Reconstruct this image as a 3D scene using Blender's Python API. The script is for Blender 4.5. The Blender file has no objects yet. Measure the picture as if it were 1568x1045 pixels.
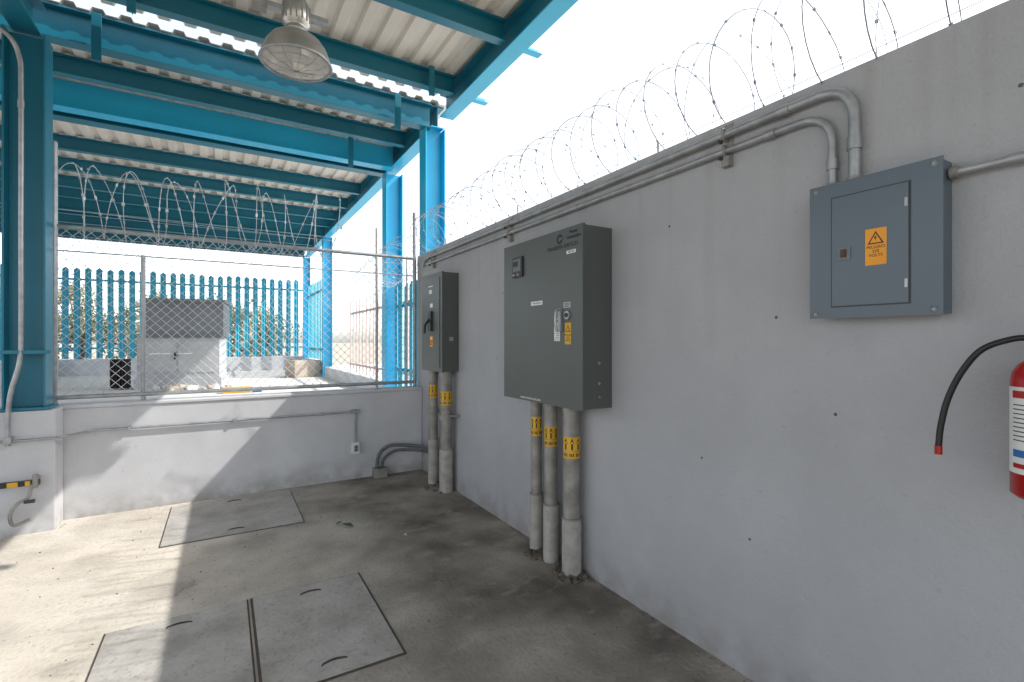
import bpy, math, random
from mathutils import Vector, Matrix
random.seed(7)
scene=bpy.context.scene
R=math.radians
# ---------------------------------------------------------------- materials
def mat(name,c1,c2=None,scale=3.0,rough=0.6,metal=0.0,bump=0.0,bscale=60.0,alpha=1.0,spec=0.5,extra=None,detail=6):
    m=bpy.data.materials.new(name); m.use_nodes=True
    nt=m.node_tree; b=nt.nodes['Principled BSDF']
    b.inputs['Roughness'].default_value=rough
    b.inputs['Metallic'].default_value=metal
    b.inputs['Specular IOR Level'].default_value=spec
    b.inputs['Alpha'].default_value=alpha
    if c2 is None: c2=tuple(x*0.88 for x in c1)
    tc=nt.nodes.new('ShaderNodeTexCoord')
    n=nt.nodes.new('ShaderNodeTexNoise'); n.inputs['Scale'].default_value=scale; n.inputs['Detail'].default_value=detail
    n.inputs['Roughness'].default_value=0.6
    nt.links.new(tc.outputs['Object'],n.inputs['Vector'])
    r=nt.nodes.new('ShaderNodeValToRGB')
    r.color_ramp.elements[0].position=0.35; r.color_ramp.elements[1].position=0.65
    r.color_ramp.elements[0].color=(*c2,1); r.color_ramp.elements[1].color=(*c1,1)
    nt.links.new(n.outputs['Fac'],r.inputs['Fac'])
    out=r.outputs['Color']
    if extra: out=extra(nt,tc,out)
    nt.links.new(out,b.inputs['Base Color'])
    if bump>0:
        n2=nt.nodes.new('ShaderNodeTexNoise'); n2.inputs['Scale'].default_value=bscale; n2.inputs['Detail'].default_value=5
        nt.links.new(tc.outputs['Object'],n2.inputs['Vector'])
        bp=nt.nodes.new('ShaderNodeBump'); bp.inputs['Strength'].default_value=bump; bp.inputs['Distance'].default_value=0.01
        nt.links.new(n2.outputs['Fac'],bp.inputs['Height']); nt.links.new(bp.outputs['Normal'],b.inputs['Normal'])
    return m
def mixc(nt,fac,a,b,mode='MIX'):
    x=nt.nodes.new('ShaderNodeMix'); x.data_type='RGBA'; x.blend_type=mode
    for s,i in ((fac,0),(a,6),(b,7)):
        if isinstance(s,(tuple,float,int)):
            x.inputs[i].default_value = s if not isinstance(s,tuple) else (*s,1)
        else: nt.links.new(s,x.inputs[i])
    return x.outputs[2]
def math_(nt,op,a,b=0.0,clamp=False):
    x=nt.nodes.new('ShaderNodeMath'); x.operation=op; x.use_clamp=clamp
    for i,s in enumerate((a,b)):
        if isinstance(s,(float,int)): x.inputs[i].default_value=s
        else: nt.links.new(s,x.inputs[i])
    return x.outputs[0]
def maprange(nt,v,a,b,c=0.0,d=1.0):
    x=nt.nodes.new('ShaderNodeMapRange'); nt.links.new(v,x.inputs[0])
    for i,s in enumerate((a,b,c,d)): x.inputs[i+1].default_value=s
    return x.outputs[0]
def noise(nt,tc,scale,vec=(1,1,1),detail=5):
    mp=nt.nodes.new('ShaderNodeMapping'); mp.inputs['Scale'].default_value=vec
    nt.links.new(tc.outputs['Object'],mp.inputs['Vector'])
    n=nt.nodes.new('ShaderNodeTexNoise'); n.inputs['Scale'].default_value=scale; n.inputs['Detail'].default_value=detail
    nt.links.new(mp.outputs[0],n.inputs['Vector']); return n.outputs['Fac']
def wall_extra(nt,tc,col):
    sx=nt.nodes.new('ShaderNodeSeparateXYZ'); nt.links.new(tc.outputs['Object'],sx.inputs[0])
    z=sx.outputs['Z']
    f=math_(nt,'MULTIPLY',maprange(nt,z,0.26,0.0),maprange(nt,noise(nt,tc,7.0),0.32,0.62),True)
    c=mixc(nt,math_(nt,'MULTIPLY',f,0.65),col,(0.24,0.21,0.175))
    rl=maprange(nt,noise(nt,tc,2.3,(1,1,0.45),3),0.40,0.62)
    c=mixc(nt,math_(nt,'MULTIPLY',rl,0.16),c,(0.28,0.28,0.30))
    s=math_(nt,'MULTIPLY',maprange(nt,noise(nt,tc,1.0,(9,9,0.5)),0.52,0.75),maprange(nt,z,1.2,2.5),True)
    c=mixc(nt,math_(nt,'MULTIPLY',s,0.35),c,(0.24,0.22,0.20))
    k=maprange(nt,noise(nt,tc,26.0,(1,1,1.6),2),0.70,0.74)
    c=mixc(nt,math_(nt,'MULTIPLY',k,0.25),c,(0.28,0.26,0.24))
    g=maprange(nt,noise(nt,tc,120.0,(1,1,1),2),0.35,0.65)
    c=mixc(nt,math_(nt,'MULTIPLY',g,0.08),c,(0.24,0.24,0.25))
    return c
def floor_extra(nt,tc,col):
    big=maprange(nt,noise(nt,tc,0.9),0.40,0.62)
    c=mixc(nt,math_(nt,'MULTIPLY',big,0.5),col,(0.64,0.57,0.48))
    st=maprange(nt,noise(nt,tc,2.6,(1,1,1),8),0.52,0.70)
    c=mixc(nt,math_(nt,'MULTIPLY',st,0.35),c,(0.34,0.30,0.25))
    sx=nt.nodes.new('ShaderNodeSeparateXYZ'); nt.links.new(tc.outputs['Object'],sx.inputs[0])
    d=math_(nt,'ADD',maprange(nt,sx.outputs['X'],-0.3,1.3,0.0,0.85),math_(nt,'MULTIPLY',math_(nt,'SUBTRACT',noise(nt,tc,1.9,(1,1,1),9),0.5),2.2))  # darker towards the wall: shade as well as dirt put into the colour
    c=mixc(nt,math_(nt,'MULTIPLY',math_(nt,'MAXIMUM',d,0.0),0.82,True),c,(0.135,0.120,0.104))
    pl=maprange(nt,noise(nt,tc,5.0,(1,1.7,1),9),0.56,0.68)
    c=mixc(nt,math_(nt,'MULTIPLY',pl,0.40),c,(0.46,0.43,0.39))
    fine=maprange(nt,noise(nt,tc,38.0,(1,1,1),4),0.56,0.72)
    c=mixc(nt,math_(nt,'MULTIPLY',fine,0.35),c,(0.16,0.145,0.13))
    v=nt.nodes.new('ShaderNodeTexVoronoi'); v.feature='DISTANCE_TO_EDGE'; v.inputs['Scale'].default_value=0.55
    nz=nt.nodes.new('ShaderNodeTexNoise'); nz.inputs['Scale'].default_value=4.0; nz.inputs['Detail'].default_value=6; nt.links.new(tc.outputs['Object'],nz.inputs['Vector'])
    vm=nt.nodes.new('ShaderNodeVectorMath'); vm.operation='MULTIPLY_ADD'; vm.inputs[1].default_value=(0.5,0.5,0.5)
    nt.links.new(nz.outputs['Color'],vm.inputs[0]); nt.links.new(tc.outputs['Object'],vm.inputs[2])
    nt.links.new(vm.outputs[0],v.inputs['Vector'])
    cr=math_(nt,'MULTIPLY',maprange(nt,v.outputs['Distance'],0.004,0.0),maprange(nt,noise(nt,tc,1.3),0.45,0.6),True)
    c=mixc(nt,math_(nt,'MULTIPLY',cr,0.55,True),c,(0.09,0.08,0.07))
    return c
def slab_extra(nt,tc,col):
    st=maprange(nt,noise(nt,tc,3.2,(1,1,1),8),0.45,0.68)
    c=mixc(nt,math_(nt,'MULTIPLY',st,0.55),col,(0.25,0.23,0.20))
    fine=maprange(nt,noise(nt,tc,45.0,(1,1,1),4),0.55,0.70)
    return mixc(nt,math_(nt,'MULTIPLY',fine,0.4),c,(0.20,0.18,0.16))
M={}
M['wall']=mat('painted_stucco',(0.430,0.434,0.452),(0.385,0.389,0.407),1.6,0.8,0,0.38,70,extra=wall_extra,spec=0.25)
M['parapet']=mat('painted_render',(0.64,0.645,0.665),(0.56,0.565,0.585),2.0,0.85,0,0.12,60,extra=wall_extra,spec=0.2)
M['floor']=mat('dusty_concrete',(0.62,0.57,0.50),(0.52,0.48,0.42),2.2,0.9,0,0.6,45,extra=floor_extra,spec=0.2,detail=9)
M['slab']=mat('hatch_concrete',(0.48,0.46,0.43),(0.39,0.375,0.35),5.0,0.9,0,0.6,35,extra=slab_extra,spec=0.2,detail=9)
M['joint']=mat('joint_iron',(0.12,0.10,0.085),(0.07,0.06,0.05),20,0.85,0.1)
M['iron']=mat('dark_angle_iron',(0.09,0.08,0.075),(0.05,0.045,0.04),20,0.8,0.2)
M['flex']=mat('grey_flex_conduit',(0.14,0.14,0.14),(0.09,0.09,0.09),20,0.5,0.1)
M['rust']=mat('rusty_steel',(0.13,0.07,0.045),(0.06,0.035,0.025),30,0.85,0.1)
M['ground']=mat('dry_ground',(0.42,0.38,0.31),(0.32,0.29,0.23),0.4,0.95,0,0.5,8)
M['yard']=mat('yard_concrete',(0.68,0.66,0.63),(0.58,0.56,0.53),1.0,0.9,0,0.4,20)
M['teal']=mat('teal_steel_paint',(0.007,0.175,0.262),(0.005,0.145,0.22),1.5,0.40)
M['cyan']=mat('cyan_steel_paint',(0.016,0.46,0.74),(0.013,0.41,0.67),1.5,0.38)
M['picket']=mat('blue_fence_paint',(0.020,0.40,0.56),(0.016,0.34,0.49),3,0.5)  # brightened: sunlight glowing through the fence put into the colour
M['brown']=mat('red_oxide_paint',(0.54,0.41,0.38),(0.46,0.35,0.33),3,0.7)
M['sheet']=mat('roof_sheet',(0.80,0.76,0.70),(0.68,0.63,0.56),1.3,0.5,0.0)
M['galv']=mat('galvanised_steel',(0.42,0.43,0.44),(0.30,0.31,0.32),14,0.42,0.5,0.05,60)
M['galvd']=mat('dull_zinc_pipe',(0.36,0.345,0.32),(0.23,0.215,0.195),9,0.6,0.35,0.1,60)
M['cement']=mat('cement_sleeve',(0.44,0.42,0.39),(0.31,0.29,0.26),12,0.85,0,0.3,50)
M['wire']=mat('razor_wire_steel',(0.36,0.37,0.39),(0.24,0.24,0.26),20,0.5,0.4)
M['wirel']=mat('razor_wire_zinc',(0.62,0.64,0.66),(0.48,0.50,0.52),20,0.45,0.4)
M['link']=mat('chain_link_zinc',(0.72,0.74,0.76),(0.60,0.62,0.64),20,0.45,0.2)
M['boxg']=mat('grey_green_enamel',(0.098,0.108,0.102),(0.086,0.096,0.090),1.2,0.36,0,0.04,180)
M['boxb']=mat('blue_grey_enamel',(0.098,0.132,0.162),(0.086,0.117,0.144),1.5,0.34,0,0.04,180)
M['black']=mat('black_rubber',(0.012,0.012,0.013),None,10,0.45)
M['dark']=mat('dark_plastic',(0.025,0.028,0.03),None,10,0.4)
M['white']=mat('white_label',(0.78,0.78,0.76),(0.70,0.70,0.68),8,0.5)
M['yellow']=mat('yellow_label',(0.75,0.42,0.015),(0.62,0.34,0.012),8,0.5)
M['orange']=mat('orange_label',(0.88,0.36,0.01),(0.82,0.32,0.01),8,0.5)
M['red']=mat('red_enamel',(0.42,0.010,0.010),(0.36,0.008,0.008),3,0.25)
M['blue']=mat('blue_print',(0.02,0.15,0.45),None,10,0.5)
M['alu']=mat('spun_aluminium',(0.58,0.57,0.54),(0.44,0.43,0.40),8,0.35,0.8)
M['refl']=mat('white_reflector',(0.93,0.92,0.89),(0.88,0.87,0.84),5,0.2,0.6)
M['lens']=mat('clear_lens',(0.94,0.94,0.92),None,5,0.08,0,alpha=0.38)
M['trans_d']=mat('transformer_grey',(0.17,0.185,0.20),(0.14,0.152,0.165),3,0.5)
M['trans_l']=mat('pale_grey_paint',(0.42,0.43,0.44),(0.35,0.36,0.37),3,0.6)  # transformer and leaf colours kept pale, background haze put into them
M['tan']=mat('tan_stone',(0.50,0.43,0.35),(0.40,0.33,0.26),5,0.9,0,0.5,12)
M['bark']=mat('bark',(0.16,0.13,0.105),(0.11,0.09,0.07),12,0.9,0,0.5,20)
M['leaf']=mat('leaf_green',(0.22,0.26,0.14),(0.13,0.17,0.08),1.6,0.6)
M['leaf2']=mat('leaf_dry',(0.40,0.37,0.27),(0.29,0.27,0.17),1.6,0.7)
M['leafg']=mat('fallen_leaf_green',(0.06,0.11,0.03),(0.04,0.08,0.02),9,0.5)
M['dirt']=mat('crumbled_dirt',(0.17,0.145,0.115),(0.09,0.075,0.06),30,0.95,0,0.8,60)

# ---------------------------------------------------------------- mesh builder
class MB:
    def __init__(s): s.v=[];s.f=[];s.m=[];s.sm=[];s.mats=[]
    def mi(s,k):
        if k not in s.mats: s.mats.append(k)
        return s.mats.index(k)
    def add(s,vs,fs,k,smooth=False):
        o=len(s.v); s.v+= [tuple(v) for v in vs]; i=s.mi(k)
        for f in fs: s.f.append(tuple(o+a for a in f)); s.m.append(i); s.sm.append(smooth)
    def box(s,x0,x1,y0,y1,z0,z1,k,T=None):
        if x0>x1:x0,x1=x1,x0
        if y0>y1:y0,y1=y1,y0
        if z0>z1:z0,z1=z1,z0
        vs=[Vector(p) for p in ((x0,y0,z0),(x1,y0,z0),(x1,y1,z0),(x0,y1,z0),(x0,y0,z1),(x1,y0,z1),(x1,y1,z1),(x0,y1,z1))]
        if T: vs=[T@v for v in vs]
        s.add(vs,[(0,3,2,1),(4,5,6,7),(0,1,5,4),(1,2,6,5),(2,3,7,6),(3,0,4,7)],k)
    def tube(s,pts,r,k,seg=10,smooth=True,cap=True):
        pts=[Vector(p) for p in pts]; n=len(pts); vs=[];fs=[]
        t=(pts[1]-pts[0]).normalized()
        a=Vector((0,0,1)) if abs(t.z)<0.9 else Vector((1,0,0))
        u=t.cross(a).normalized()
        for i in range(n):
            if i==0: t=pts[1]-pts[0]
            elif i==n-1: t=pts[-1]-pts[-2]
            else: t=pts[i+1]-pts[i-1]
            t.normalize(); u=(u-t*u.dot(t)).normalized(); w=t.cross(u)
            rr=r[i] if isinstance(r,(list,tuple)) else r
            for j in range(seg):
                an=2*math.pi*j/seg; vs.append(pts[i]+(u*math.cos(an)+w*math.sin(an))*rr)
        for i in range(n-1):
            for j in range(seg):
                j2=(j+1)%seg; fs.append((i*seg+j,i*seg+j2,(i+1)*seg+j2,(i+1)*seg+j))
        s.add(vs,fs,k,smooth)
        if cap:
            s.add([vs[j] for j in range(seg)],[tuple(range(seg-1,-1,-1))],k)
            s.add([vs[(n-1)*seg+j] for j in range(seg)],[tuple(range(seg))],k)
    def cyl(s,p0,p1,r,k,seg=20): s.tube([p0,p1],r,k,seg)
    def rev(s,c,prof,k,seg=32,smooth=True,T=None):
        vs=[];fs=[]
        for r,z in prof:
            for j in range(seg):
                a=2*math.pi*j/seg; p=Vector((r*math.cos(a),r*math.sin(a),z))
                if T: p=T@p
                vs.append(p+Vector(c))
        for i in range(len(prof)-1):
            for j in range(seg):
                j2=(j+1)%seg; fs.append((i*seg+j,i*seg+j2,(i+1)*seg+j2,(i+1)*seg+j))
        s.add(vs,fs,k,smooth)
    def text(s,txt,org,size,k,face='X',align='CENTER',ext=0.0004,bold=0.0):
        cu=bpy.data.curves.new('t','FONT'); cu.body=txt; cu.size=size; cu.align_x=align; cu.align_y='CENTER'; cu.extrude=ext; cu.offset=bold
        ob=bpy.data.objects.new('t',cu); scene.collection.objects.link(ob)
        bpy.context.view_layer.update()
        me=bpy.data.meshes.new_from_object(ob.evaluated_get(bpy.context.evaluated_depsgraph_get()))
        if face=='X': B=Matrix(((0,0,-1),(-1,0,0),(0,1,0)))
        else: B=Matrix(((1,0,0),(0,0,-1),(0,1,0)))
        vs=[B@v.co+Vector(org) for v in me.vertices]
        s.add(vs,[tuple(p.vertices) for p in me.polygons],k)
        bpy.data.objects.remove(ob); bpy.data.meshes.remove(me)
    def ibeam(s,axis,a0,a1,c,z0,z1,w,k,kf=None,tf=0.014,tw=0.01):
        kf=kf or k
        if axis=='X':
            s.box(a0,a1,c-w/2,c+w/2,z0,z0+tf,kf); s.box(a0,a1,c-w/2,c+w/2,z1-tf,z1,k); s.box(a0,a1,c-tw/2,c+tw/2,z0+tf,z1-tf,k)
        else:
            s.box(c-w/2,c+w/2,a0,a1,z0,z0+tf,kf); s.box(c-w/2,c+w/2,a0,a1,z1-tf,z1,k); s.box(c-tw/2,c+tw/2,a0,a1,z0+tf,z1-tf,k)
    def hcol(s,x,y,z0,z1,wx,wy,k,tf=0.014):
        s.box(x-wx/2,x-wx/2+tf,y-wy/2,y+wy/2,z0,z1,k); s.box(x+wx/2-tf,x+wx/2,y-wy/2,y+wy/2,z0,z1,k)
        s.box(x-wx/2+tf,x+wx/2-tf,y-0.006,y+0.006,z0,z1,k)
        s.box(x-wx/2-0.03,x+wx/2+0.03,y-wy/2-0.03,y+wy/2+0.03,z0-0.02,z0-0.001,k)
    def done(s,name,bevel=0):
        me=bpy.data.meshes.new(name); me.from_pydata(s.v,[],s.f)
        for k in s.mats: me.materials.append(M[k])
        me.polygons.foreach_set('material_index',s.m); me.polygons.foreach_set('use_smooth',s.sm); me.update()
        ob=bpy.data.objects.new(name,me); scene.collection.objects.link(ob)
        if bevel:
            b=ob.modifiers.new('b','BEVEL'); b.width=bevel; b.segments=2; b.limit_method='ANGLE'; b.angle_limit=R(50)
        return ob
def fillet(pts,r,n=8):
    pts=[Vector(p) for p in pts]; out=[pts[0]]
    for i in range(1,len(pts)-1):
        a=(pts[i-1]-pts[i]); b=(pts[i+1]-pts[i]); rr=min(r,a.length*0.49,b.length*0.49)
        a.normalize(); b.normalize(); p0=pts[i]+a*rr; p2=pts[i]+b*rr
        for j in range(n+1):
            t=j/n
            out.append(p0*(1-t)**2+pts[i]*2*t*(1-t)+p2*t*t)
    out.append(pts[-1]); return out
def smoothpath(ps,n=8):
    ps=[Vector(p) for p in ps]; q=[ps[0]*2-ps[1]]+ps+[ps[-1]*2-ps[-2]]; out=[]
    for i in range(1,len(q)-2):
        for j in range(n):
            t=j/n; a,b,c,d=q[i-1],q[i],q[i+1],q[i+2]
            out.append(0.5*((2*b)+(c-a)*t+(2*a-5*b+4*c-d)*t*t+(3*b-a-3*c+d)*t**3))
    out.append(ps[-1]); return out

WX=2.008  # inner face of long wall
PY=5.40   # inner face of parapet
# ---------------------------------------------------------------- ground, floor
g=MB(); g.add([(-400,-400,-0.03),(400,-400,-0.03),(400,400,-0.03),(-400,400,-0.03)],[(0,1,2,3)],'ground'); g.done('ground')
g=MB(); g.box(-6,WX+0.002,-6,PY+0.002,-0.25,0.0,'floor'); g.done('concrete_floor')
g=MB(); g.box(-8,8,PY+0.2,19,-0.1,0.60,'yard'); g.done('rear_yard_pavement')
w=MB(); w.box(WX,WX+0.16,-6,PY+0.17,-0.2,2.515,'wall')
for (y,z) in ((1.18,1.60),(1.55,0.93),(0.95,1.22),(3.5,1.9),(3.6,1.35),(1.75,2.1),(0.45,2.25),(1.3,0.62)):
    w.rev((0,0,0),[(0.0065,0),(0.005,0.0015),(0.0005,0.002)],'dirt',8,T=Matrix.Translation((WX-0.0005,y,z))@Matrix.Rotation(R(-90),4,'Y'))
w.done('long_wall')
w=MB(); w.box(-6,WX-0.002,PY,PY+0.2,-0.2,0.93,'parapet')
w.box(-6,WX-0.002,PY-0.012,PY+0.215,0.93,0.962,'parapet'); w.done('parapet_wall',0.008)
w=MB(); w.box(-1.53,-1.14,5.16,PY-0.014,-0.1,0.955,'parapet'); w.done('column_plinth',0.01)
def hatch(name,x0,x1,y0,y1,f=0.013):
    h=MB()
    h.box(x0-f,x1+f,y0-f,y1+f,0.0005,0.004,'joint')
    h.box(x0,x1,y0,y1,0.0045,0.009,'slab')
    for hx,hy in ((x0+(x1-x0)*0.5,y1-0.10),(x0+(x1-x0)*0.5,y0+0.10)):
        L=0.058
        h.tube(smoothpath([(hx-L,hy-0.012,0.004),(hx-L*0.8,hy,0.011),(hx,hy+0.008,0.013),(hx+L*0.8,hy,0.011),(hx+L,hy-0.006,0.006)]),0.0045,'iron',8)
    h.done(name)
hatch('floor_hatch',0.150,0.745,2.26,3.18)
hatch('floor_hatch',-0.51,0.118,2.26,3.18,0.009)
hatch('floor_hatch',-0.39,0.575,4.32,5.30,0.008)

# ---------------------------------------------------------------- steel canopies
def canopy(y0,y1,purl,gird,xr=2.40,stubs=()):
    s=MB()
    zs=4.43; pitch=0.20; x=-5.5; amp=0.038; pts=[]
    while x<xr:
        pts+=[(x,zs),(x+0.085,zs),(x+0.105,zs+amp),(x+0.18,zs+amp)]; x+=pitch
    vs=[];fs=[]
    for (px,pz) in pts: vs+=[(px,y0,pz),(px,y1,pz)]
    for i in range(len(pts)-1): fs.append((2*i,2*i+2,2*i+3,2*i+1))
    s.add(vs,fs,'sheet')
    vs2=[(a,b,c+0.002) for a,b,c in vs]; s.add(vs2,[tuple(reversed(f)) for f in fs],'sheet')
    s.ibeam('Y',y0+0.05,y1-0.05,2.30,4.16,4.425,0.17,'teal','cyan')
    s.ibeam('Y',y0+0.05,y1-0.05,-5.2,4.16,4.425,0.17,'teal')
    for p in purl: s.ibeam('X',-5.1,2.21,p,4.23,4.425,0.10,'teal')
    for p in gird: s.ibeam('X',-5.1,2.21,p,4.13,4.42,0.14,'teal','teal')
    for p in stubs:
        s.box(2.392,2.62,p-0.04,p+0.04,4.235,4.243,'cyan'); s.box(2.392,2.62,p+0.034,p+0.04,4.243,4.31,'cyan')
    return s
s=canopy(-5.0,5.42,[4.95,3.85,2.75,1.65,0.55,-0.6,-1.7,-2.8,-3.9],[],stubs=(4.95,3.85,2.75))
s.hcol(-1.33,5.29,0.98,3.93,0.25,0.20,'teal')
s.ibeam('Y',-5,5.38,-1.33,3.94,4.225,0.17,'teal')
for x in (-0.62,1.9):
    s.box(x-0.004,x+0.004,4.84,4.895,4.12,4.40,'teal'); s.box(x-0.03,x+0.03,4.82,4.84,4.10,4.41,'teal')
s.done('steel_canopy',0.002)
s=canopy(5.60,16.6,[6.62,9.2,10.3,11.4,12.2,13.8,14.8,15.7],[5.69,12.9,16.4])
s.box(-5.1,2.21,7.20,7.214,4.105,4.42,'cyan'); s.box(-5.1,2.21,7.12,7.30,4.09,4.104,'cyan'); s.box(-5.1,2.21,7.56,7.575,4.12,4.42,'teal'); s.box(-5.1,2.21,7.48,7.66,4.105,4.119,'teal')  # bounced light on the girder face put into its lighter paint
s.hcol(2.27,5.75,0.62,4.155,0.26,0.22,'cyan')
s.hcol(2.27,7.42,0.62,4.085,0.26,0.22,'cyan')
s.hcol(2.27,12.9,0.62,4.125,0.22,0.2,'cyan')
s.hcol(2.27,16.4,0.62,4.125,0.2,0.2,'cyan')
s.hcol(-3.75,16.2,0.62,4.10,0.25,0.2,'cyan')
s.hcol(-5.2,12.9,0.62,4.155,0.25,0.2,'teal'); s.hcol(-5.2,7.42,0.62,4.155,0.25,0.2,'teal')
for x,yy in ((1.55,7.08),(1.75,5.58),(-0.95,5.58)):
    s.box(x-0.004,x+0.004,yy-0.06,yy,3.98,4.36,'teal'); s.box(x-0.035,x+0.035,yy-0.075,yy-0.061,3.96,4.38,'teal')
s.done('rear_steel_canopy',0.002)

# ---------------------------------------------------------------- palisade fences
def pal(name,axis,c,a0,a1,z0,z1,step,wd,k):
    p=MB(); a=a0
    while a<=a1:
        pts=[(-wd/2,0),(-wd/4,0.02),(0,0.0),(wd/4,0.02),(wd/2,0)]
        vs=[];fs=[]; jz=random.uniform(-.02,.02); ja=random.uniform(-.008,.008)
        for (du,dv) in pts:
            top=z1-abs(du)*0.9+jz
            for z in (z0,top):
                sh=ja if z==top else 0
                vs.append((a+du+sh,c+dv,z) if axis=='X' else (c+dv,a+du+sh,z))
        for i in range(4): fs.append((2*i,2*i+2,2*i+3,2*i+1))
        p.add(vs,fs,k); a+=step
    for z in (z0+0.25,z1-0.35):
        if axis=='X': p.box(a0-.1,a1+.1,c+0.022,c+0.065,z,z+0.05,k)
        else: p.box(c+0.022,c+0.065,a0-.1,a1+.1,z,z+0.05,k)
    p.done(name)
pal('palisade_fence','X',16.75,-6.5,2.2,1.03,3.45,0.23,0.135,'picket')
pal('palisade_fence','Y',2.26,13.3,16.1,1.0,3.2,0.25,0.13,'picket')
pal('palisade_fence','Y',2.26,6.1,7.2,0.8,2.35,0.22,0.12,'picket')
pal('red_oxide_fence','Y',2.9,7.9,13.2,0.62,2.55,0.33,0.05,'brown')
w=MB(); w.box(-7,2.6,16.55,16.74,0.5,1.02,'parapet'); w.done('rear_low_wall',0.01)
w=MB(); w.box(-4.0,-3.85,9.5,16.5,0.5,1.02,'parapet'); w.done('side_low_wall',0.01)
w=MB(); w.box(2.18,2.34,7.6,12.7,0.5,0.86,'parapet'); w.box(2.18,2.34,13.05,16.25,0.5,0.98,'parapet'); w.done('side_kerb_wall',0.01)

# ---------------------------------------------------------------- razor wire
def coil(p0,p1,rad,pitch,wr=0.0024,jit=0.035,k_='wire',barb=0.012,lk=0.28,c=None):
    c=c or MB(); p0=Vector(p0);p1=Vector(p1); L=(p1-p0).length; d=(p1-p0).normalized()
    side=d.cross(Vector((0,0,1))).normalized(); n=int(L/pitch); N=26
    pts=[]; ph=random.random()*6
    rr=[rad*(1+random.uniform(-jit,jit)*1.5) for _ in range(n+3)]; lean=[random.uniform(-1,1)*pitch*lk for _ in range(n+3)]; dz=[random.uniform(-1,1)*rad*0.10 for _ in range(n+3)]
    for i in range(n*N):
        a=2*math.pi*i/N; k=i//N; f=i/N-k
        r_=rr[k]*(1-f)+rr[k+1]*f; le=lean[k]*(1-f)+lean[k+1]*f; zz=dz[k]*(1-f)+dz[k+1]*f
        q=p0+d*(L*i/(n*N))+side*math.cos(a+ph)*r_+Vector((0,0,1))*(math.sin(a+ph)*r_+zz)+d*math.sin(a+ph)*le
        pts.append(q)
    c.tube(pts,wr,k_,4)
    for i in range(2,len(pts)-2,2):
        t=(pts[i+1]-pts[i-1]).normalized(); o=t.cross(Vector((random.uniform(-1,1),random.uniform(-1,1),random.uniform(-1,1)))).normalized()
        p=pts[i]; e=barb
        c.add([p-t*e*1.0+o*e*0.6,p-t*e*0.45,p+t*e*0.45,p+t*e*1.0+o*e*0.6],[(0,1,2,3)],k_)
        c.add([p-t*e*1.0-o*e*0.6,p-t*e*0.45,p+t*e*0.45,p+t*e*1.0-o*e*0.6],[(0,1,2,3)],k_)
    return c
c=coil((2.09,-1.5,2.755),(2.09,5.7,2.755),0.240,0.195,wr=0.0026,barb=0.010)
coil((2.09,5.65,2.745),(2.09,-1.5,2.745),0.225,0.39,wr=0.0020,c=c,k_='wirel',barb=0.009)
c.tube([(2.09,-1.5,2.60),(2.09,2.0,2.585),(2.09,5.6,2.60)],0.0018,'wire',4)
for y in (-1,0.4,1.9,3.4,4.9): c.tube([(2.09,y,2.50),(2.09,y,2.62)],0.006,'galv',6)
c.done('razor_wire_coil')
c=coil((-1.15,5.52,2.72),(1.10,5.52,2.72),0.32,0.24,wr=0.0034,k_='wirel',barb=0.017)
coil((1.10,5.52,2.70),(-1.15,5.52,2.70),0.30,0.36,wr=0.003,k_='wirel',barb=0.017,c=c)
c.tube([(-1.2,5.5,2.40),(2.0,5.5,2.40)],0.0022,'wirel',4)
c.tube([(-1.2,5.5,2.62),(1.5,5.5,2.58)],0.0022,'wirel',4)
c.done('razor_wire_coil')
c=coil((1.95,5.75,2.55),(2.35,9.5,2.6),0.26,0.20,k_='wirel'); c.done('razor_wire_coil')
c=coil((2.4,13,2.5),(2.4,7.6,2.5),0.25,0.3,k_='wirel'); c.done('razor_wire_coil')
c=coil((-3.9,15.9,3.6),(2.2,15.9,3.6),0.25,0.3,k_='wirel'); c.done('razor_wire_coil')

# ---------------------------------------------------------------- chain link fence
def chain(x0,x1,y,z0,z1,sp=0.058):
    f=MB(); s_=sp*math.sqrt(2); H=z1-z0
    c=x0-H
    while c<x1:
        a=max(c,x0); b=min(c+H,x1)
        if b>a+0.01:
            f.tube([(a,y,z0+a-c),(b,y,z0+b-c)],0.0026,'link',3,cap=False)
            f.tube([(a,y+0.005,z1-(a-c)),(b,y+0.005,z1-(b-c))],0.0026,'link',3,cap=False)
        c+=s_
    return f
f=chain(-1.20,1.93,5.50,1.02,2.47)
f.cyl((-1.225,5.50,0.96),(-1.225,5.50,3.18),0.026,'galv',14)
f.rev((-1.225,5.50,3.18),[(0.026,0),(0.02,0.012),(0.001,0.02)],'galv',14)
f.cyl((-0.62,5.50,0.96),(-0.62,5.50,2.28),0.018,'galv',12)
f.cyl((1.50,5.50,0.96),(1.50,5.50,2.78),0.014,'galv',12)
f.cyl((1.955,5.52,0.96),(1.955,5.52,3.02),0.022,'galv',12)
f.cyl((1.86,5.52,0.96),(1.86,5.52,2.5),0.008,'galv',8)
f.cyl((-1.2,5.50,2.475),(1.93,5.50,2.475),0.019,'galv',12)
f.cyl((-1.2,5.50,2.27),(1.93,5.50,2.27),0.006,'galv',8)
f.cyl((-1.2,5.48,1.02),(1.93,5.48,1.02),0.019,'galv',12)
for z in (1.3,1.7,2.1,2.45): f.cyl((-1.225,5.50,z),(-1.225,5.50,z+0.03),0.031,'galv',14)
f.tube(smoothpath([(1.95,5.52,3.0),(1.90,5.5,2.9),(1.99,5.5,2.8),(1.88,5.5,2.7),(1.96,5.52,2.55)]),0.003,'wire',4)
f.done('chain_link_fence')

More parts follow.
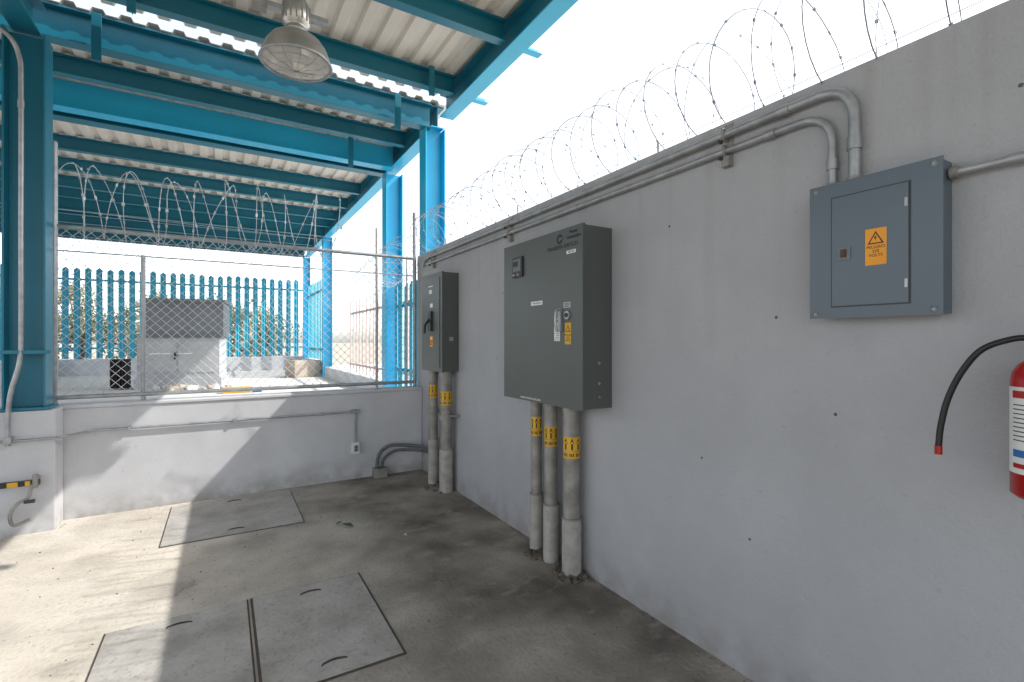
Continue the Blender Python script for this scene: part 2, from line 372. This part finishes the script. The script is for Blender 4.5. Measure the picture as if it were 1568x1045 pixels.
# ---------------------------------------------------------------- parapet conduits
p=MB(); y=PY-0.022
p.tube(fillet([(-6,5.10,0.735),(-1.62,5.10,0.735),(-1.10,5.14,0.735),(-0.98,y,0.735),(1.19,y,0.735),(1.235,y,0.735),(1.235,y,0.40)],0.06),0.0115,'galv',12)
for x in (-0.7,0.1,0.9): p.box(x-0.012,x+0.012,y-0.016,PY-0.0005,0.718,0.752,'galv')
p.box(1.20,1.275,PY-0.050,PY-0.001,0.28,0.40,'white'); p.box(1.215,1.26,PY-0.056,PY-0.0505,0.305,0.375,'galv')
p.box(1.228,1.247,PY-0.059,PY-0.0565,0.315,0.335,'dark'); p.box(1.228,1.247,PY-0.059,PY-0.0565,0.345,0.365,'dark')
p.box(1.19,1.28,PY-0.04,PY-0.001,0.715,0.755,'galv')
p.done('outlet_with_conduit',0.002)
p=MB()
p.tube(smoothpath([(1.46,5.33,0.0),(1.46,5.33,0.14),(1.49,5.33,0.26),(1.60,5.32,0.335),(1.78,5.26,0.33),(1.90,5.10,0.33),(1.93,4.86,0.33)]),0.019,'flex',12)
p.tube(smoothpath([(1.52,5.35,0.0),(1.52,5.35,0.12),(1.55,5.35,0.20),(1.66,5.34,0.265),(1.80,5.30,0.27),(1.94,5.14,0.27),(1.95,4.86,0.27)]),0.016,'flex',12)
p.box(1.42,1.56,5.28,5.385,0.0,0.10,'galvd')
p.done('flexible_conduit',0.002)
p=MB()
p.tube(smoothpath([(-1.62,5.05,3.90),(-1.42,5.10,3.84),(-1.345,5.14,3.7),(-1.335,5.15,3.4),(-1.335,5.15,2.4),(-1.335,5.15,1.6),(-1.34,5.14,1.35),(-1.385,5.12,1.1),(-1.40,5.12,0.9),(-1.40,5.12,0.70)],10),0.016,'galv',12)
p.box(-1.50,-1.16,5.13,5.165,1.40,1.428,'teal')
p.cyl((-1.335,5.15,3.3),(-1.335,5.15,3.36),0.021,'galv',12)
p.box(-1.42,-1.375,5.09,5.158,0.72,0.77,'galv')
p.done('column_conduit',0.001)
p=MB()  # loose stand-in for the valve-like fitting on the plinth
p.box(-1.60,-1.22,5.10,5.13,0.385,0.425,'dark'); p.box(-1.40,-1.34,5.094,5.0995,0.387,0.423,'yellow'); p.box(-1.30,-1.27,5.094,5.0995,0.387,0.423,'yellow')
p.cyl((-1.24,5.09,0.37),(-1.24,5.09,0.47),0.018,'galvd',12); p.cyl((-1.24,5.158,0.44),(-1.24,5.09,0.44),0.012,'galvd',10)
p.tube(smoothpath([(-1.26,5.09,0.40),(-1.28,5.09,0.30),(-1.34,5.09,0.26),(-1.38,5.09,0.18),(-1.36,5.09,0.10),(-1.27,5.09,0.13)]),0.012,'galvd',10)
p.cyl((-1.30,5.08,0.27),(-1.24,5.08,0.27),0.014,'iron',10)
p.done('plinth_fitting',0.001)

# ---------------------------------------------------------------- cabinets
def cabinet_body(m,xf,y0,y1,z0,z1,k):
    m.box(xf+0.022,WX-0.001,y0+0.006,y1-0.006,z0+0.006,z1-0.006,k)
    m.box(xf,xf+0.020,y0,y1,z0,z1,k)
m=MB(); xf=1.778
cabinet_body(m,xf,2.179,3.083,1.095,2.182,'boxg')
F=xf-0.001
m.box(xf-0.014,xf-0.0005,2.815,2.945,1.945,2.085,'dark'); m.box(xf-0.017,xf-0.0145,2.83,2.93,1.985,2.07,'trans_d')
m.box(xf-0.0185,xf-0.0172,2.865,2.925,2.02,2.055,'black')
for i in range(4): m.cyl((xf-0.0145,2.84+0.028*i,1.962),(xf-0.019,2.84+0.028*i,1.962),0.006,'white' if i%2 else 'red',10)
m.text("Power\nGeneration",(F,2.262,2.135),0.030,'black',bold=0.0006)
m.rev((0,0,0),[(0.030,0),(0.030,0.001),(0.016,0.001),(0.016,0)],'black',20,False,T=Matrix.Translation((F,2.40,2.125))@Matrix.Rotation(R(-90),4,'Y'))
m.box(F-0.002,F+0.0008,2.36,2.39,2.118,2.132,'boxg')
m.text("TRANSFER SWITCH",(F,2.38,2.075),0.036,'black')
m.box(F-0.0008,F,2.24,2.33,2.022,2.042,'white'); m.text("500 kVA",(F-0.001,2.285,2.032),0.016,'black')
m.box(F-0.0008,F,2.585,2.72,1.735,1.762,'white'); m.text("TRANSFERENCIA",(F-0.001,2.652,1.7485),0.014,'black')
m.box(F-0.0008,F,2.29,2.36,1.700,1.735,'galv')
for j in range(3): m.box(F-0.0014,F-0.0009,2.30,2.35,1.707+0.009*j,1.710+0.009*j,'black')
m.box(F-0.0008,F,2.395,2.455,1.50,1.640,'white')
for j in range(9): m.box(F-0.0014,F-0.0009,2.402,2.448-0.006*(j%3),1.51+0.011*j,1.513+0.011*j,'dark')
m.box(F-0.0014,F-0.0009,2.40,2.45,1.615,1.632,'red')
m.box(F-0.0008,F,2.285,2.345,1.48,1.610,'yellow')
m.add([(F-0.0012,2.338,1.555),(F-0.0012,2.292,1.555),(F-0.0012,2.315,1.598)],[(0,1,2)],'black')
m.add([(F-0.0016,2.330,1.560),(F-0.0016,2.300,1.560),(F-0.0016,2.315,1.588)],[(0,1,2)],'yellow')
m.text("PELIGRO\n440\nVOLTS",(F-0.001,2.315,1.520),0.016,'black')
m.cyl((xf,2.318,1.655),(xf-0.012,2.318,1.655),0.026,'galv',24); m.cyl((xf-0.012,2.318,1.655),(xf-0.020,2.318,1.655),0.013,'dark',16)
m.box(xf-0.012,xf,2.375,2.405,1.56,1.70,'galv'); m.tube(smoothpath([(xf-0.012,2.39,1.69),(xf-0.035,2.39,1.68),(xf-0.040,2.388,1.60),(xf-0.030,2.385,1.555)]),0.009,'galv',10)
for z in (1.25,1.37,1.17): m.cyl((1.90,2.183,z),(1.90,2.174,z),0.009,'galv',10)
m.text("www.transferencia.com",(F,2.73,1.115),0.026,'white')
m.done('transfer_switch_cabinet',0.003)
m=MB(); xf=1.827
cabinet_body(m,xf,4.375,4.93,1.195,2.18,'boxg')
F=xf-0.001
m.box(xf-0.006,xf-0.0004,4.43,4.88,1.24,2.13,'boxg')
m.box(F-0.007,F-0.0055,4.62,4.70,1.98,2.02,'white'); m.box(F-0.0065,F-0.0055,4.60,4.72,2.05,2.06,'white')
m.box(xf-0.03,xf-0.0065,4.60,4.68,1.60,1.80,'dark'); m.tube([(xf-0.03,4.64,1.72),(xf-0.075,4.64,1.66),(xf-0.08,4.64,1.58)],0.012,'black',10)
m.box(F-0.007,F-0.0055,4.60,4.67,1.84,1.88,'white')
m.box(F-0.007,F-0.0055,4.60,4.67,1.44,1.55,'orange'); m.text("PELIGRO\n440\nVOLTS",(F-0.0075,4.635,1.48),0.016,'black')
m.box(F-0.008,F-0.0055,4.615,4.66,1.52,1.535,'white')
m.box(1.90,1.94,4.360,4.3745,1.5,1.54,'galv')
m.done('disconnect_switch_cabinet',0.003)
m=MB(); y0,y1,z0,z1=0.600,0.997,1.583,2.077; xf=1.918
m.box(xf+0.004,WX-0.001,y0+0.006,y1-0.006,z0+0.006,z1-0.006,'boxb')
m.box(xf,xf+0.0035,y0,y1,z0,z1,'boxb')
m.box(xf-0.0015,xf-0.0002,0.682,0.922,1.622,2.024,'dark')
m.box(xf-0.0050,xf-0.0017,0.687,0.917,1.627,2.019,'boxb')
for yy,zz in ((y0+0.022,z0+0.018),(y0+0.022,z1-0.018),(y1-0.022,z0+0.018),(y1-0.022,z1-0.018)):
    m.rev((0,0,0),[(0.010,0),(0.009,0.003),(0.0005,0.005)],'galv',14,T=Matrix.Translation((xf,yy,zz))@Matrix.Rotation(R(-90),4,'Y'))
for zz in (1.69,1.955): m.box(xf-0.007,xf-0.0052,0.6885,0.697,zz-0.014,zz+0.014,'galv')
m.box(xf-0.008,xf-0.0052,0.855,0.897,1.79,1.835,'trans_d'); m.box(xf-0.012,xf-0.0082,0.868,0.886,1.80,1.828,'rust')
F=xf-0.0052
m.box(F-0.0008,F,0.747,0.810,1.760,1.885,'orange')
m.add([(F-0.0012,0.803,1.832),(F-0.0012,0.754,1.832),(F-0.0012,0.7785,1.876)],[(0,1,2)],'black')
m.add([(F-0.0016,0.796,1.836),(F-0.0016,0.761,1.836),(F-0.0016,0.7785,1.868)],[(0,1,2)],'orange')
m.add([(F-0.002,0.781,1.864),(F-0.002,0.774,1.852),(F-0.002,0.779,1.852),(F-0.002,0.7765,1.840),(F-0.002,0.784,1.856),(F-0.002,0.779,1.856)],[(0,1,2),(3,4,5)],'black')
m.text("PELIGRO\n220\nVOLTS",(F-0.001,0.7785,1.807),0.0140,'black')
m.done('breaker_panel',0.0012)

# ---------------------------------------------------------------- riser pipes
def riser(m,x,y,z1,r,band,sleeve,bandk='yellow'):
    m.cyl((x,y,-0.02),(x,y,z1),r,'galvd',24)
    m.tube([(x,y,-0.02),(x,y,sleeve-0.03),(x,y,sleeve)],[r*1.17,r*1.17,r*1.12],'cement',24)
    m.cyl((x,y,sleeve),(x,y,sleeve+0.012),r*1.2,'galvd',24)
    m.cyl((x,y,z1-0.05),(x,y,z1),r*1.12,'galvd',24)
    m.cyl((x,y,band-0.035),(x,y,band+0.05),r*1.01,bandk,24)
    m.cyl((x,y,band-0.085),(x,y,band-0.041),r*1.01,bandk,24)
    for a in range(0,360,45):
        an=R(a+10); rr=r*1.01+0.0008
        def P(da,z): return (x+rr*math.cos(an+da),y+rr*math.sin(an+da),z)
        w=0.27
        m.add([P(-w,band+0.008),P(w,band+0.008),P(0,band+0.044)],[(0,1,2)],'black')
        m.add([P(-w*0.4,band-0.03),P(w*0.4,band-0.03),P(w*0.4,band+0.008),P(-w*0.4,band+0.008)],[(0,1,2,3)],'black')
        for q in range(3):
            o=q*0.2-0.3
            m.add([P(o,band-0.073),P(o+0.11,band-0.073),P(o+0.11,band-0.052),P(o,band-0.052)],[(0,1,2,3)],'black')
def rubble(m,x,y,r,n):
    for _ in range(n):
        a=random.random()*6.28; d=r*math.sqrt(random.random()); q=random.uniform(0.006,0.022)
        cx,cy=min(x+d*math.cos(a),WX-0.03),y+d*math.sin(a)
        T=Matrix.Translation((cx,cy,q*0.4))@Matrix.Rotation(random.random()*3,4,Vector((random.random(),random.random(),random.random()+0.1)).normalized())
        m.box(-q,q,-q*0.7,q*0.7,-q*0.6,q*0.6,'dirt',T)
m=MB()
riser(m,1.925,2.47,1.10,0.054,0.84,0.36); riser(m,1.93,2.705,1.10,0.046,0.87,0.38); riser(m,1.935,2.89,1.10,0.041,0.91,0.40)
m.done('conduit_riser')
m=MB()
riser(m,1.915,4.48,1.20,0.058,0.95,0.42); riser(m,1.915,4.82,1.20,0.048,0.99,0.46)
m.cyl((1.915,4.48,0.72),(1.915,4.48,0.77),0.070,'galvd',20); m.cyl((1.915,4.82,0.74),(1.915,4.82,0.79),0.058,'galvd',20)
m.cyl((1.92,4.40,0.76),(2.0,4.36,0.76),0.012,'galvd',8)
m.done('conduit_riser')
m=MB(); rubble(m,1.93,2.47,0.12,120); rubble(m,1.93,2.8,0.11,100); rubble(m,1.93,4.6,0.2,35)
for _ in range(200):
    y=random.uniform(0.6,5.3); x=WX-0.005-abs(random.gauss(0,0.03)); q=random.uniform(0.001,0.0035)
    m.box(-q,q,-q,q,-q*0.5,q*0.7,'dirt',Matrix.Translation((x,y,q*0.4))@Matrix.Rotation(random.random()*3,4,'Z'))
for _ in range(160):
    y=random.uniform(1.2,5.3); x=random.uniform(-1.4,1.9); q=random.uniform(0.0012,0.0045)
    m.box(-q,q,-q*.7,q*.7,-q*0.5,q*0.7,'dirt',Matrix.Translation((x,y,q*0.4))@Matrix.Rotation(random.random()*3,4,'Z'))
m.done('floor_rubble')
m=MB()
for (x,y,s_,k,a) in ((0.87,4.03,0.060,'leafg',2.3),(0.82,4.12,0.040,'leafg',0.6),(-1.1,5.2,0.03,'tan',1),(1.2,3.6,0.02,'tan',2),(0.3,4.0,0.02,'tan',3),(1.45,4.5,0.02,'tan',4)):
    u=Vector((math.cos(a),math.sin(a),0.1)); v=Vector((-math.sin(a),math.cos(a),0.25)); c=Vector((x,y,0.014))
    m.add([c-u*s_,c+v*s_*0.5,c+u*s_,c-v*s_*0.5+Vector((0,0,0.016))],[(0,1,2,3)],k)
m.done('fallen_leaves')

# ---------------------------------------------------------------- conduits along the wall
m=MB(); X1=WX-0.026; X2=WX-0.022
m.tube(fillet([(X1,5.30,2.36),(X1,5.24,2.442),(X1,5.05,2.442),(X1,0.874,2.447),(X1,0.874,2.075)],0.135,12),0.0195,'galv',16)
m.tube(fillet([(X2,5.2,2.372),(X2,1.25,2.372),(X2,0.950,2.372),(X2,0.950,2.075)],0.13,12),0.0155,'galv',16)
for (yy,zz,x,r) in ((1.13,2.4465,X1,0.024),(1.19,2.372,X2,0.020),(3.2,2.4445,X1,0.023),(2.5,2.372,X2,0.019),(4.3,2.443,X1,0.023)):
    m.cyl((x,yy-0.022,zz),(x,yy+0.022,zz),r,'galv',16)
m.cyl((X1,0.874,2.20),(X1,0.874,2.245),0.024,'galv',16); m.cyl((X2,0.950,2.15),(X2,0.950,2.19),0.020,'galv',16)
m.cyl((X1,0.874,2.077),(X1,0.874,2.10),0.027,'galvd',6); m.cyl((X2,0.950,2.077),(X2,0.950,2.098),0.023,'galvd',6)
for yy in (1.40,3.35,5.0):
    m.box(WX-0.0335,WX-0.001,yy-0.02,yy+0.02,2.30,2.345,'galvd'); m.box(WX-0.005,WX-0.001,yy-0.02,yy+0.02,2.345,2.50,'galvd')
    m.tube([(X1+0.02,yy,2.468),(X1-0.028,yy,2.468),(X1-0.028,yy,2.42),(X1+0.02,yy,2.42)],0.005,'galvd',6)
    m.tube([(X2+0.02,yy,2.393),(X2-0.024,yy,2.393),(X2-0.024,yy,2.35),(X2+0.02,yy,2.35)],0.005,'galvd',6)
    m.cyl((X1-0.03,yy,2.405),(X1-0.05,yy,2.405),0.009,'iron',6); m.cyl((X1-0.03,yy,2.33),(X1-0.05,yy,2.33),0.009,'iron',6)
m.done('wall_conduit')
m=MB(); m.cyl((1.975,0.602,2.030),(1.975,-5,2.03),0.0125,'galv',14)
m.cyl((1.975,0.60,2.03),(1.975,0.58,2.03),0.020,'galvd',6); m.cyl((1.975,0.47,2.03),(1.975,0.43,2.03),0.016,'galv',12)
m.done('wall_conduit')

# ---------------------------------------------------------------- fire extinguisher
m=MB(); ex,ey=1.905,0.382; r=0.066
m.rev((ex,ey,0),[(0.001,1.07),(0.052,1.07),(r,1.082),(r,1.390),(0.062,1.414),(0.050,1.436),(0.026,1.455),(0.018,1.462),(0.018,1.485)],'red',40)
lab=[]
for j in range(13):
    a=R(110+ j*13); rr=r+0.0008
    lab+= [(ex+rr*math.cos(a),ey+rr*math.sin(a),1.14),(ex+rr*math.cos(a),ey+rr*math.sin(a),1.375)]
m.add(lab,[(2*j,2*j+1,2*j+3,2*j+2) for j in range(12)],'white',True)
def band(z0,z1,a0,a1,k,off):
    n=8; v=[]
    for j in range(n+1):
        a=R(a0+(a1-a0)*j/n); rr=r+off; v+=[(ex+rr*math.cos(a),ey+rr*math.sin(a),z0),(ex+rr*math.cos(a),ey+rr*math.sin(a),z1)]
    m.add(v,[(2*j,2*j+1,2*j+3,2*j+2) for j in range(n)],k,True)
band(1.345,1.365,130,245,'red',0.0014)
for i in range(9): z=1.325-0.012*i; band(z,z+0.0030,132,168+(i*17)%50,'dark',0.0014)
band(1.185,1.205,132,165,'blue',0.0014); band(1.155,1.168,132,160,'red',0.0014); band(1.215,1.33,205,235,'trans_l',0.0014)
m.cyl((ex,ey,1.48),(ex,ey,1.53),0.017,'alu',16)
m.box(ex-0.11,ex+0.01,ey-0.010,ey+0.010,1.532,1.540,'dark'); m.box(ex-0.12,ex+0.005,ey-0.011,ey+0.011,1.566,1.573,'red')
m.cyl((ex,ey-0.02,1.505),(ex,ey-0.035,1.505),0.014,'white',14)
m.box(ex+0.06,WX-0.001,ey-0.025,ey+0.025,1.30,1.44,'iron')
m.tube(smoothpath([(ex,ey+0.015,1.508),(ex,ey+0.06,1.506),(ex-0.005,0.505,1.476),(ex-0.005,0.550,1.41),(ex-0.005,0.583,1.325),(ex-0.005,0.600,1.24),(ex-0.005,0.606,1.175)]),0.0085,'black',14)
m.cyl((ex-0.005,0.606,1.176),(ex-0.005,0.606,1.150),0.0098,'red',14)
m.done('fire_extinguisher')

# ---------------------------------------------------------------- high bay lamp
m=MB(); c=(0.405,3.36,3.275); k=0.90
def P(l): return [(a*k,b*k) for a,b in l]
m.rev(c,P([(0.232,0.0),(0.236,0.004),(0.232,0.012),(0.222,0.05),(0.200,0.105),(0.165,0.155),(0.120,0.190),(0.075,0.205)]),'alu',48)
m.rev(c,P([(0.226,0.006),(0.214,0.05),(0.190,0.105),(0.155,0.150),(0.10,0.183),(0.001,0.19)]),'refl',16,False)
m.rev(c,P([(0.222,-0.004),(0.20,-0.020),(0.14,-0.036),(0.07,-0.044),(0.001,-0.046)]),'lens',32)
m.rev(c,P([(0.236,0.004),(0.242,-0.004),(0.236,-0.012),(0.220,-0.006)]),'galv',48)
C=Vector(c)
for a in range(0,180,30):
    an=R(a); d=Vector((math.cos(an),math.sin(an),0))*k
    m.tube([C+d*0.236+Vector((0,0,-0.008)),C+d*0.16+Vector((0,0,-0.040)),C+Vector((0,0,-0.053)),C-d*0.16+Vector((0,0,-0.040)),C-d*0.236+Vector((0,0,-0.008))],0.0016,'galvd',6)
for q in (0.12,0.19):
    ring=[C+Vector((q*k*math.cos(R(a)),q*k*math.sin(R(a)),-0.048 if q<.15 else -0.030)) for a in range(0,361,15)]; m.tube(ring,0.0016,'galv',6)
m.cyl(C+Vector((0,0,0.04)),C+Vector((0,0,0.17)),0.030,'white',16)
m.rev(c,[(0.068,0.184),(0.078,0.19),(0.070,0.21),(0.055,0.225),(0.058,0.235),(0.080,0.25),(0.082,0.36),(0.070,0.385),(0.03,0.40),(0.001,0.40)],'alu',32)
for a in range(0,360,24):
    d=Vector((math.cos(R(a)),math.sin(R(a)),0)); m.tube([C+d*0.083+Vector((0,0,0.255)),C+d*0.083+Vector((0,0,0.36))],0.005,'alu',6)
m.box(c[0]-0.19,c[0]+0.19,c[1]-0.028,c[1]+0.028,c[2]+0.30,c[2]+0.33,'galv')
m.box(c[0]-0.25,c[0]-0.17,c[1]-0.04,c[1]+0.04,c[2]+0.28,c[2]+0.36,'galvd')
m.box(c[0]-0.05,c[0]+0.05,c[1]-0.05,c[1]+0.05,c[2]+0.40,c[2]+0.48,'galvd')
m.tube([C+Vector((0,0,0.48)),C+Vector((0,0,0.96))],0.012,'galv',12)
m.tube(smoothpath([C+Vector((-0.21,0,0.36)),C+Vector((-0.30,0,0.5)),C+Vector((-0.15,0.05,0.8)),C+Vector((0,0.1,0.96))]),0.008,'dark',8)
m.box(c[0]-0.1,c[0]+0.1,c[1]-0.60,c[1]+0.48,4.235,4.26,'galv')
m.done('high_bay_lamp')

# ---------------------------------------------------------------- yard equipment
m=MB(); T=Matrix.Translation((-0.72,11.2,0))@Matrix.Rotation(R(-8),4,'Z')
m.box(-0.68,0.72,-0.1,0.9,0.60,0.80,'trans_l',T)
m.box(-0.64,0.68,-0.05,0.85,0.80,1.555,'trans_l',T)
m.box(-0.67,0.71,-0.08,0.88,1.555,1.585,'trans_d',T)
m.box(-0.52,0.74,0.0,0.8,1.586,2.25,'trans_d',T)
m.box(-0.56,0.78,-0.05,0.84,2.25,2.31,'trans_d',T)
m.box(-0.60,-0.02,-0.062,-0.051,0.90,1.50,'trans_l',T); m.box(0.0,0.64,-0.062,-0.051,0.90,1.50,'trans_l',T)
m.box(-0.06,-0.025,-0.09,-0.0625,1.15,1.28,'dark',T); m.box(-0.45,0.25,-0.066,-0.0625,1.25,1.27,'white',T)
m.box(-0.46,0.68,-0.008,-0.001,1.65,2.18,'trans_d',T)
for i in range(6): m.box(-1.06+0.045*i,-1.052+0.045*i,0.0,0.3,0.64,1.16,'iron',T)
m.box(-1.07,-0.82,0.1,0.3,0.62,0.66,'iron',T); m.box(-1.07,-0.82,0.1,0.3,1.12,1.15,'iron',T)
m.done('pad_mounted_transformer',0.008)
m=MB()
for _ in range(34):
    q=random.uniform(0.03,0.09); x=-0.6+random.gauss(0,0.4); y=10.6+random.gauss(0,0.2)
    Tm=Matrix.Translation((x,y,0.6+q*0.4))@Matrix.Rotation(random.random()*3,4,Vector((random.random(),random.random(),random.random()+.1)).normalized())
    m.box(-q,q,-q*0.8,q*0.8,-q*0.5,q*0.5,random.choice(['yard','trans_l','cement','tan']),Tm)
Tm=Matrix.Translation((1.75,13.2,0.6))@Matrix.Rotation(R(20),4,'Z')
m.box(-0.35,0.35,-0.25,0.25,0.0,0.42,'tan',Tm)
m.box(-0.02,0.42,9.6,9.8,0.60,0.70,'yellow'); m.box(0.45,0.6,9.6,9.75,0.6,0.67,'blue')
m.done('stone_rubble',0.02)
m=MB()
def tree(x,y,h,rad,nl):
    base=Vector((x,y,0)); pts=[base,base+Vector((random.uniform(-.2,.2),0,h*0.35)),base+Vector((random.uniform(-.4,.4),0.1,h*0.8))]
    m.tube(pts,[0.16,0.11,0.04],'bark',8)
    cl=[]
    for i in range(16):
        a=random.random()*6.28; d=rad*random.uniform(0.1,0.95); z=h*random.uniform(0.32,1.0)
        q=base+Vector((d*math.cos(a),d*math.sin(a),z)); cl.append((q,random.uniform(0.3,0.6)))
        m.tube([pts[1]+Vector((0,0,h*0.1*random.random())),(pts[1]+q)/2+Vector((0,0,0.1)),q],[0.045,0.03,0.01],'bark',5)
    for _ in range(nl):
        q,rr=random.choice(cl); v=Vector((random.gauss(0,1),random.gauss(0,1),random.gauss(0,0.8))).normalized()*rr*random.random()**0.4
        p=q+v; a=Vector((random.gauss(0,1),random.gauss(0,1),random.gauss(0,1))).normalized(); b=a.cross(Vector((random.gauss(0,1),random.gauss(0,1),random.gauss(0,1)))).normalized(); e=random.uniform(0.04,0.085)
        m.add([p-a*e,p+b*e*0.5,p+a*e,p-b*e*0.5],[(0,1,2,3)],'leaf' if random.random()<0.5 else 'leaf2')
for (x,y,h,rd) in ((-5.6,20,2.8,1.3),(-4.2,21,3.2,1.4),(-2.6,20.5,2.9,1.3),(-1.2,21.5,3.2,1.4),(0.2,20.2,2.8,1.3),(1.4,21.2,2.6,1.2),(-7.4,20.6,3.1,1.4)):
    tree(x,y,h,rd,2800)
m.done('distant_trees')

# ---------------------------------------------------------------- light
to_sun=Vector((1.0,-0.45,1.11)).normalized()
elev=math.asin(to_sun.z); az=math.atan2(to_sun.x,to_sun.y)
L=bpy.data.lights.new('sun','SUN'); L.energy=5.0; L.angle=R(0.53); L.color=(1.0,0.965,0.91)
lo=bpy.data.objects.new('sun',L); scene.collection.objects.link(lo); lo.rotation_euler=to_sun.to_track_quat('Z','Y').to_euler()
wd=bpy.data.worlds.new('World'); scene.world=wd; wd.use_nodes=True; nt=wd.node_tree
bg=nt.nodes['Background']; sky=nt.nodes.new('ShaderNodeTexSky'); sky.sky_type='NISHITA'; sky.sun_disc=False
sky.sun_elevation=elev; sky.sun_rotation=az; sky.dust_density=8.0; sky.air_density=1.2; sky.ozone_density=1.0; sky.altitude=2000
hs=nt.nodes.new('ShaderNodeHueSaturation'); hs.inputs['Saturation'].default_value=0.34; hs.inputs['Value'].default_value=2.75
nt.links.new(sky.outputs[0],hs.inputs['Color']); nt.links.new(hs.outputs[0],bg.inputs['Color']); bg.inputs['Strength'].default_value=0.15
# ---------------------------------------------------------------- camera
cd=bpy.data.cameras.new('camera'); cd.lens=17.0; cd.sensor_width=36; cd.clip_start=0.02; cd.clip_end=1000
co=bpy.data.objects.new('camera',cd); scene.collection.objects.link(co); co.location=(0,0,1.5); co.rotation_euler=(R(90),0,R(-30.9)); scene.camera=co
scene.view_settings.view_transform='Standard'; scene.view_settings.look='None'; scene.view_settings.exposure=0
